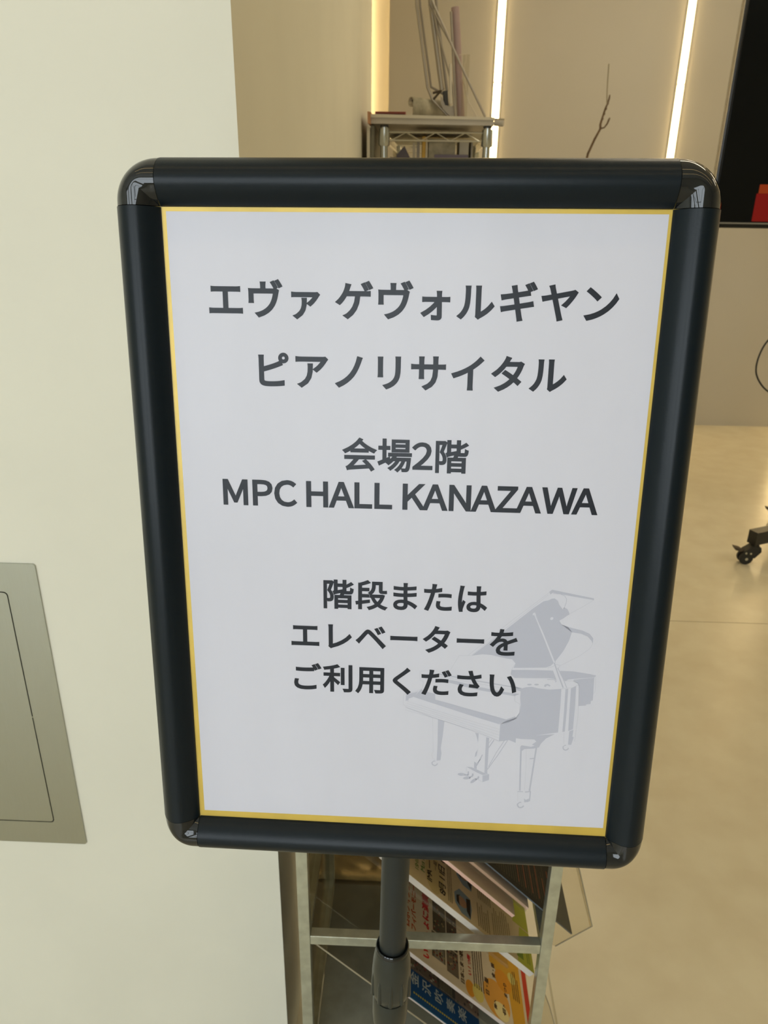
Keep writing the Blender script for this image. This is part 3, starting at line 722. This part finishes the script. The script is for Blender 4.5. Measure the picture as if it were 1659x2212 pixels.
# ------------------------------------------------------------------ wire shelf at the back
ws = empty('wire_shelf', (0.07, 2.8, 0), 'chrome wire shelving unit standing against the tan wall behind the sign', 'shelf')
PA, PB, PC, PD = Vector((-0.105, 2.8, 0)), Vector((0.2346, 2.8, 0)), Vector((-0.080, 3.66, 0)), Vector((0.2600, 3.66, 0))
PTOP = 1.6465
for p in (PA, PB, PC, PD):
    po = obj('post', T([p + Vector((0, 0, 0.03)), p + Vector((0, 0, PTOP - 0.004))], 0.0123, 20), M['chrome'], ws, True)
    obj('post_cap', T([p + Vector((0, 0, PTOP - 0.006)), p + Vector((0, 0, PTOP))], 0.0135, 16), M['base'], po)
    obj('foot', T([p, p + Vector((0, 0, 0.03))], [0.02, 0.013], 16), M['rubber'], po)
for z in (1.626, 1.26, 0.85, 0.45, 0.12):
    bm = bmesh.new()
    for a, b in ((PA, PB), (PC, PD), (PA, PC), (PB, PD)):
        up, dn = Vector((0, 0, z)), Vector((0, 0, z - 0.025))
        tube(bm, [a + up, b + up], 0.0032, 8); tube(bm, [a + dn, b + dn], 0.0026, 8)
        L = (b - a).length; n = max(2, round(L / 0.11)); pts = []
        for k in range(2 * n + 1):
            t = 0.07 + 0.86 * k / (2 * n); pts.append(a.lerp(b, t) + (dn if k % 2 == 0 else up))
        tube(bm, pts, 0.0018, 6)
    sh = obj('shelf', bm, M['wire'], ws, True)
    bm = bmesh.new()
    for k in range(1, 34):
        t = k / 34; a = PA.lerp(PC, t); b = PB.lerp(PD, t); tube(bm, [a + Vector((0, 0, z + 0.004)), b + Vector((0, 0, z + 0.004))], 0.0016, 5)
    obj('deck_wires', bm, M['wire'], sh)
    for p in (PA, PB, PC, PD):
        obj('collar', T([p + Vector((0, 0, z - 0.042)), p + Vector((0, 0, z - 0.038)), p + Vector((0, 0, z + 0.010))], [0.0165, 0.0195, 0.0175], 20), M['chrome'], sh, True)

# carton parcel on top
ct = empty('carton', (0.05, 2.98, PTOP), 'long flat grey wrapped carton lying on top of the wire shelf', 'box')
bm = bmesh.new(); prism(bm, [(-0.152, 2.78, PTOP + 0.003), (0.252, 2.78, PTOP + 0.0005), (0.252, 2.78, PTOP + 0.023), (-0.150, 2.78, PTOP + 0.029)], (0.012, 0.60, 0)); obj('body', bm, M['carton'], ct)
bm = bmesh.new(); prism(bm, [(-0.154, 2.776, PTOP + 0.0205), (0.254, 2.776, PTOP + 0.0165), (0.254, 2.776, PTOP + 0.0245), (-0.152, 2.776, PTOP + 0.0305)], (0.012, 0.606, 0)); obj('lid', bm, M['creamw'], ct)
bm = bmesh.new(); prism(bm, [(-0.158, 2.76, PTOP + 0.002), (-0.149, 2.76, PTOP + 0.000), (-0.149, 2.775, PTOP + 0.036), (-0.160, 2.775, PTOP + 0.038)], (0.01, 0.62, 0)); obj('side_flap', bm, flat(176, 132, 100), ct)
def booklet(name, lab, cat, lo, hi, mat, grp=None, page=None):
    c = empty(name, ((lo[0] + hi[0]) / 2, (lo[1] + hi[1]) / 2, lo[2]), lab, cat, grp)
    obj('cover', B(lo, hi, 0.0008), mat, c)
    obj('pages', B((lo[0] + 0.002, lo[1] - 0.0006, lo[2] + 0.0015), (hi[0] - 0.002, lo[1] + 0.004, hi[2] - 0.0015)), page or M['creamw'], c)
    return c
booklet('magazine', 'dark red magazine lying on the left end of the grey carton', 'magazine', (-0.135, 2.785, PTOP + 0.0315), (-0.035, 3.00, PTOP + 0.0385), M['red'], None, flat(120, 60, 50))
TOPZ = PTOP + 0.031
# cardboard tube sticking out at right
rl = empty('paper_roll', (0.262, 2.80, PTOP), 'short rolled paper poking out at the right end of the grey carton', 'roll')
obj('roll_body', T([(0.256, 2.80, PTOP + 0.010), (0.285, 2.79, PTOP + 0.008)], 0.0095, 20), M['carton'], rl, True)
obj('roll_edge', T([(0.256, 2.80, PTOP + 0.0215), (0.288, 2.79, PTOP + 0.0200)], 0.0022, 10), M['cream'], rl)
# folded newspaper with a rolled edge
nw = empty('newspaper', (0.03, 2.90, TOPZ), 'folded cream newspaper with a rolled top edge standing on the carton', 'newspaper')
a0, a1 = Vector((-0.020, 2.84, TOPZ + 0.042)), Vector((0.105, 2.94, TOPZ + 0.040))
ax = (a1 - a0).normalized(); sd = ax.cross(Vector((0, 0, 1))).normalized(); upv = Vector((0, 0, 1))
bm = bmesh.new(); sec = [(0.013 * math.cos(math.radians(d)), 0.013 * math.sin(math.radians(d))) for d in range(-150, 181, 22)]
sec += [(-0.013, -0.012), (-0.012, -0.0415), (0.006, -0.0415)]
ra, rb = [], []
for q, w_ in sec:
    ra.append(bm.verts.new(a0 - sd * q + upv * w_)); rb.append(bm.verts.new(a1 - sd * q + upv * w_))
for k in range(len(sec) - 1): bm.faces.new((ra[k], ra[k + 1], rb[k + 1], rb[k]))
o = obj('folded_sheet', bm, M['cream'], nw, True); sm = o.modifiers.new('thick', 'SOLIDIFY'); sm.thickness = 0.003; sm.offset = 0
bm = bmesh.new(); tube(bm, [a0 + ax * 0.012, a1 - ax * 0.01], 0.0112, 16); obj('hollow_shade', bm, M['hole'], nw, True)  # dark plug stands in for the shade inside the hollow roll
bm = bmesh.new(); tube(bm, [a0 - ax * 0.001 - upv * 0.004 + sd * 0.002, a0 + ax * 0.008 - upv * 0.004 + sd * 0.002], 0.0045, 10); obj('inner_fold', bm, M['cream'], nw, True)

# folded metal easel leaning on top of the shelf
es = empty('folded_easel', (0.10, 2.90, TOPZ), 'folded silver and brown tube easel leaning on top of the wire shelf', 'easel')
Y1 = 2.87
obj('frame_tube', T([(-0.045, Y1, 2.35), (-0.0091, Y1, 1.995), (0.034, Y1, 1.765), (0.052, Y1, 1.728), (0.105, Y1, TOPZ + 0.004)], 0.0048, 10), M['alu'], es, True)
obj('frame_tube', T([(-0.030, Y1 + 0.02, 2.35), (0.002, Y1 + 0.02, 1.995), (0.046, Y1 + 0.02, 1.768), (0.088, Y1 + 0.02, 1.748)], 0.0042, 10), M['greyplastic'], es, True)
obj('centre_tube', T([(0.000, Y1, 2.35), (0.037, Y1, 1.995), (0.083, Y1, 1.756)], 0.0085, 12), M['alu'], es, True)
obj('centre_tube', T([(0.020, Y1 + 0.018, 2.35), (0.056, Y1 + 0.018, 1.99), (0.080, Y1 + 0.018, 1.86), (0.100, Y1 + 0.018, 1.755)], 0.0050, 12), M['greyplastic'], es, True)
obj('stay_rod', T([(-0.03, Y1 - 0.02, 2.15), (0.0441, Y1 - 0.02, 1.9956), (0.132, Y1 - 0.02, 1.84), (0.229, Y1 - 0.02, TOPZ)], 0.0038, 10), M['alu'], es, True)
obj('link_bar', T([(0.030, Y1 - 0.01, 1.995), (0.108, Y1 - 0.01, 1.885)], 0.0035, 8), M['alu'], es, True)
obj('link_bar', T([(0.040, Y1 - 0.014, 2.00), (0.058, Y1 - 0.014, 1.93), (0.115, Y1 - 0.014, 1.77), (0.13, Y1 - 0.014, TOPZ + .001)], 0.0032, 8), M['greyplastic'], es, True)
obj('cradle', T([(0.052, Y1 - 0.004, 1.748), (0.070, Y1 - 0.004, 1.752), (0.088, Y1 - 0.004, 1.760), (0.068, Y1 - 0.004, 1.744), (0.056, Y1 - 0.004, 1.730)], 0.0038, 8), M['hole'], es, True)
cup = bmesh.new()
prism(cup, [(0.086, Y1 - 0.012, 1.730), (0.094, Y1 - 0.012, 1.712), (0.116, Y1 - 0.012, 1.708), (0.130, Y1 - 0.012, 1.716), (0.128, Y1 - 0.012, TOPZ + 0.003), (0.112, Y1 - 0.012, TOPZ + 0.001), (0.088, Y1 - 0.012, 1.700), (0.080, Y1 - 0.012, 1.716), (0.078, Y1 - 0.012, 1.740)], (0, 0.02, 0))
obj('end_clip', cup, M['greyplastic'], es)
obj('white_tip', T([(0.106, Y1 - 0.016, 1.83), (0.1125, Y1 - 0.016, 1.715)], 0.0042, 12), M['creamw'], es, True)
obj('dark_tube', T([(0.093, Y1 + 0.004, 1.755), (0.099, Y1 + 0.004, 1.705)], 0.0085, 12), flat(84, 84, 84), es, True)
# pink roll and clear sleeve
pk = empty('banner_roll', (0.155, 2.95, TOPZ), 'tall dusty pink rolled banner standing on top of the wire shelf', 'roll')
obj('roll_body', T([(0.1535, 2.95, TOPZ + 0.001), (0.1175, 2.95, 2.005)], 0.0135, 20), M['pink'], pk, True)
obj('outer_flap', T([(0.1370, 2.935, TOPZ + 0.001), (0.104, 2.935, 1.99)], 0.0045, 10), M['alu'], pk, True)
cs = empty('clear_sleeve', (0.185, 2.93, TOPZ), 'clear plastic sleeve with a notched edge beside the pink roll', 'sleeve')
obj('sleeve', B((0.150, 2.926, TOPZ), (0.172, 2.929, 1.868)), M['acr'], cs)
obj('sleeve_edge', T([(0.137, 2.922, 1.866), (0.158, 2.922, 1.868), (0.160, 2.922, 1.845), (0.1555, 2.922, 1.842), (0.158, 2.922, 1.80), (0.170, 2.922, 1.74), (0.196, 2.922, TOPZ)], 0.0012, 6), M['creamw'], cs)
obj('sleeve_edge', T([(0.150, 2.932, 1.80), (0.176, 2.932, 1.73), (0.212, 2.932, TOPZ)], 0.0016, 6), M['creamw'], cs)
# things on the second shelf
Z2 = 1.2665
def item(name, lab, cat, parts, grp=None):
    xs = [p[0][0] for p in parts]
    r = empty(name, (parts[0][0][0], parts[0][0][1], Z2), lab, cat, grp)
    for lo, hi, mt, nm in parts: obj(nm, B(lo, hi, 0.0006), mt, r)
    return r
item('card_folder', 'amber yellow card folder standing upright on the second wire shelf', 'folder', [((0.022, 2.86, Z2), (0.034, 3.06, 1.618), M['yellow'], 'cover'), ((0.034, 2.862, Z2), (0.039, 3.055, 1.612), M['creamw'], 'sheets')])
item('newspaper_stack', 'cream newspaper stack standing right of the yellow folder', 'newspaper', [((0.044, 2.88, Z2), (0.135, 3.10, 1.612), M['cream'], 'pages'), ((0.044, 2.877, Z2), (0.135, 2.8795, 1.60), M['cream'], 'cover')])
item('violet_box', 'dark violet box lying in front of the newspapers on second shelf', 'box', [((0.064, 2.835, 1.545), (0.178, 2.872, 1.5625), M['violet'], 'lid'), ((0.066, 2.837, Z2), (0.176, 2.870, 1.545), M['violet'], 'body')])
item('grey_folder', 'pale grey folder standing left of the yellow folder on second shelf', 'folder', [((-0.010, 2.88, Z2), (-0.002, 3.1, 1.60), M['creamw'], 'cover'), ((0.004, 2.88, Z2), (0.014, 3.1, 1.605), M['greyplastic'], 'sheets')])
bk = empty('dark_book', (-0.03, 2.85, Z2), 'plum black book leaning on its corner at left of second shelf', 'book')
bm = bmesh.new(); prism(bm, [(-0.064, 2.85, 1.560), (-0.038, 2.85, 1.588), (0.010, 2.85, 1.50), (-0.03, 2.85, Z2), (-0.07, 2.85, Z2 + .02)], (0, 0.006, 0)); obj('cover', bm, M['plum'], bk)
bm = bmesh.new(); prism(bm, [(-0.060, 2.857, 1.558), (-0.038, 2.857, 1.580), (0.005, 2.857, 1.50), (-0.03, 2.857, Z2)], (0, 0.01, 0)); obj('pages', bm, M['creamw'], bk)
item('black_case', 'small black case at the left end of second shelf', 'case', [((-0.088, 2.90, Z2), (-0.052, 3.05, 1.555), M['plum'], 'body'), ((-0.086, 2.898, 1.53), (-0.054, 2.90, 1.55), M['hole'], 'label_slot')])
item('white_case', 'clear white file case at the right end of second shelf', 'case', [((0.150, 2.90, Z2), (0.182, 3.1, 1.612), M['creamw'], 'body'), ((0.19, 2.90, Z2), (0.196, 3.1, 1.61), M['greyplastic'], 'divider')])
lb = empty('leaning_board', (-0.155, 2.85, 0), 'narrow grey board leaning between the tan wall and wire shelf', 'board')
bm = bmesh.new(); prism(bm, [(-0.150, 2.80, 0.0), (-0.138, 2.80, 0.0), (-0.138, 2.80, 1.645), (-0.150, 2.80, 1.645)], (0, 0.75, 0)); obj('panel', bm, M['board'], lb)
bm = bmesh.new(); prism(bm, [(-0.162, 2.79, 0.0), (-0.152, 2.79, 0.0), (-0.152, 2.79, 1.640), (-0.162, 2.79, 1.644)], (0, 0.70, 0)); obj('backing', bm, M['creamw'], lb)

# ------------------------------------------------------------------ television on a wheeled stand
tv = empty('television', (1.85, 3.0, 1.338), 'large black flat television on a wheeled stand at the right edge', 'television')
tx0, tx1, tz0, tz1 = 1.0760, 2.56, 1.338, 2.20
RM = lambda p: Vector((1.076 + (p[0] - 1.076), 3.0 + (p[1] - 3.0) - (p[0] - 1.076) * 0.035, p[2]))
def tbox(lo, hi, bev=0.0):
    bm = bmesh.new(); box(bm, lo, hi, bev)
    for v in bm.verts: v.co = RM(v.co)
    return bm
obj('housing', tbox((tx0, 3.0, tz0), (tx1, 3.045, tz1), 0.004), M['tvb'], tv)
obj('screen', tbox((tx0 + 0.010, 2.9975, tz0 + 0.022), (tx1 - 0.010, 3.0, tz1 - 0.010)), M['tvs'], tv)
obj('trim_lip', tbox((tx0 + 0.002, 2.990, tz0 + 0.0145), (tx1 - 0.002, 3.0, tz0 + 0.0195), 0.0008), M['tvl'], tv, label='silver trim lip')
obj('side_glint', tbox((tx0 - 0.0012, 3.006, tz0), (tx0, 3.012, tz1)), M['tvl'], tv)  # silver strip put in for the glint along the side bezel
obj('picture', tbox((1.223, 2.9970, tz0 + 0.024), (tx1 - 0.30, 2.9974, 1.455)), M['scr_red'], tv, label='dark red part of the picture')
obj('picture', tbox((1.229, 2.9970, 1.4555), (tx1 - 0.33, 2.9974, 1.485)), M['scr_or'], tv, label='dim orange part of the picture')
tsd = empty('television_stand', (1.86, 3.25, 0), 'black wheeled stand with casters carrying the television', 'stand')
for x in (1.74, 1.96): obj('column', B((x - 0.02, 3.12, 0.13), (x + 0.02, 3.17, 2.0), 0.003), M['blackst'], tsd)
obj('bracket', B((1.70, 3.03, 1.55), (2.0, 3.12, 1.95), 0.003), M['blackst'], tsd)
obj('cross_beam', B((1.64, 3.10, 0.095), (2.06, 3.19, 0.165), 0.003), M['blackst'], tsd)
ctr = Vector((1.85, 3.145, 0))
for tx, ty in ((1.472, 2.965), (1.80, 3.42), (2.23, 2.9), (2.1, 3.58)):
    e = Vector((tx, ty, 0)); d = (ctr - e); d.normalize(); s = Vector((-d.y, d.x, 0)) * 0.022
    st_ = e - d * 0.012
    bm = bmesh.new(); prism(bm, [st_ - s + Vector((0, 0, 0.092)), st_ + s + Vector((0, 0, 0.092)), st_ + s + Vector((0, 0, 0.150)), st_ - s + Vector((0, 0, 0.150))], (ctr - st_))
    leg = obj('leg', bm, M['blackst'], tsd)
    h = e + d * 0.012
    c = e - Vector((0.010, 0.0, 0))
    bm = T([h + Vector((0, 0, 0.068)), h + Vector((0, 0, 0.093))], [0.024, 0.016], 16); obj('swivel', bm, M['rubber'], leg, True)
    bm = bmesh.new()
    for o2 in (-0.018, 0.008):
        tube(bm, [c + Vector((-0.012, o2, 0.028)), c + Vector((-0.012, o2 + 0.011, 0.028))], 0.028, 24)
    obj('wheel', bm, M['rubber'], leg, True)
    obj('hub', T([c + Vector((-0.012, -0.0215, 0.026)), c + Vector((-0.012, -0.018, 0.026))], 0.0065, 12), M['chrome'], leg)
    bm = bmesh.new(); prism(bm, [c + Vector((-0.034, -0.020, 0.052)), c + Vector((0.020, -0.020, 0.030)), c + Vector((0.044, -0.020, 0.060)), c + Vector((0.040, -0.020, 0.080)), c + Vector((0.010, -0.020, 0.088)), c + Vector((-0.02, -0.020, 0.066))], (0, 0.04, 0)); obj('fork', bm, M['rubber'], leg)
    for q in ((-0.020, 0.055), (0.0, 0.054)):
        obj('rivet', T([c + Vector((q[0], -0.024, q[1])), c + Vector((q[0], -0.020, q[1]))], 0.0045, 10), M['chrome'], leg)
    bm = bmesh.new(); prism(bm, [c + Vector((-0.070, -0.014, 0.078)), c + Vector((-0.062, -0.014, 0.064)), c + Vector((-0.040, -0.014, 0.058)), c + Vector((-0.028, -0.014, 0.062)), c + Vector((-0.040, -0.014, 0.070))], (0, 0.028, 0)); obj('brake_pedal', bm, M['hole'], leg)
cb = [(1.60, 3.1, 1.30), (1.52, 3.1, 1.08), (1.47, 3.1, 0.98), (1.4191, 3.1, 0.9229), (1.402, 3.1, 0.8823), (1.3935, 3.1, 0.8358), (1.3955, 3.1, 0.7983), (1.4064, 3.1, 0.7702), (1.4318, 3.1, 0.7365), (1.4632, 3.1, 0.7104), (1.53, 3.1, 0.68), (1.64, 3.12, 0.70), (1.735, 3.14, 0.78)]
cu = bpy.data.curves.new('cable', 'CURVE'); cu.dimensions = '3D'; sp = cu.splines.new('NURBS'); sp.points.add(len(cb) - 1)
for p, q in zip(sp.points, cb): p.co = (*q, 1)
sp.use_endpoint_u = True; sp.order_u = 4; cu.bevel_depth = 0.0035; cu.bevel_resolution = 3; cu.resolution_u = 6
co = bpy.data.objects.new('cable', cu); COL.objects.link(co)
me = bpy.data.meshes.new_from_object(co.evaluated_get(bpy.context.evaluated_depsgraph_get())); bpy.data.objects.remove(co)
co = bpy.data.objects.new('cable', me); COL.objects.link(co); me.materials.append(M['rubber'])
for p in me.polygons: p.use_smooth = True
tag(co, 'thin black cable hanging in a loop below the television', 'cable')

# ------------------------------------------------------------------ dry branch in a vase
vs_ = empty('vase', (0.80, 4.3, 0), 'tall dark vase on the floor before the far wall holding a branch', 'vase')
bm = bmesh.new(); lathe(bm, 0.80, 4.3, [(0.09, 0.0), (0.115, 0.02), (0.13, 0.2), (0.11, 0.42), (0.06, 0.55), (0.055, 0.60), (0.065, 0.62), (0.055, 0.615), (0.045, 0.58)], 32); obj('body', bm, M['vase'], vs_, True)
br = empty('branch', (0.80, 4.3, 0.5), 'dry forked brown twig rising in front of the far wall', 'branch')
obj('stem', T([(0.80, 4.3, 0.50), (0.81, 4.3, 0.9), (0.835, 4.3, 1.3), (0.8758, 4.3, 1.6325), (0.902, 4.3, 1.70), (0.9248, 4.3, 1.7467)], [0.009, 0.008, 0.0075, 0.006, 0.0058, 0.0052], 8), M['bark'], br, True)
obj('shoot', T([(0.9248, 4.3, 1.7467), (0.922, 4.3, 1.765), (0.928, 4.3, 1.795), (0.938, 4.3, 1.835), (0.947, 4.3, 1.860), (0.9515, 4.3, 1.8804), (0.9525, 4.3, 1.897)], [0.0062, 0.0058, 0.0046, 0.0050, 0.0036, 0.0044, 0.003], 8), M['bark'], br, True)
obj('shoot', T([(0.9248, 4.3, 1.7467), (0.9432, 4.3, 1.752), (0.955, 4.3, 1.768), (0.962, 4.3, 1.788), (0.966, 4.3, 1.796)], [0.004, 0.0035, 0.0042, 0.0045, 0.003], 8), M['bark'], br, True)
obj('dry_tip', T([(0.944, 4.3, 1.852), (0.938, 4.3, 1.90), (0.934, 4.3, 1.96), (0.931, 4.3, 2.030)], [0.0032, 0.0030, 0.0030, 0.0030], 8), M['dry'], br, True)
for k in range(9):
    t = k / 8; p = Vector((0.926 + 0.023 * t, 4.3, 1.775 + 0.09 * t)); obj('bud', T([p, p + Vector((0.006 if k % 2 else -0.006, 0, 0.007))], [0.004, 0.0015], 6), M['bark'], br)
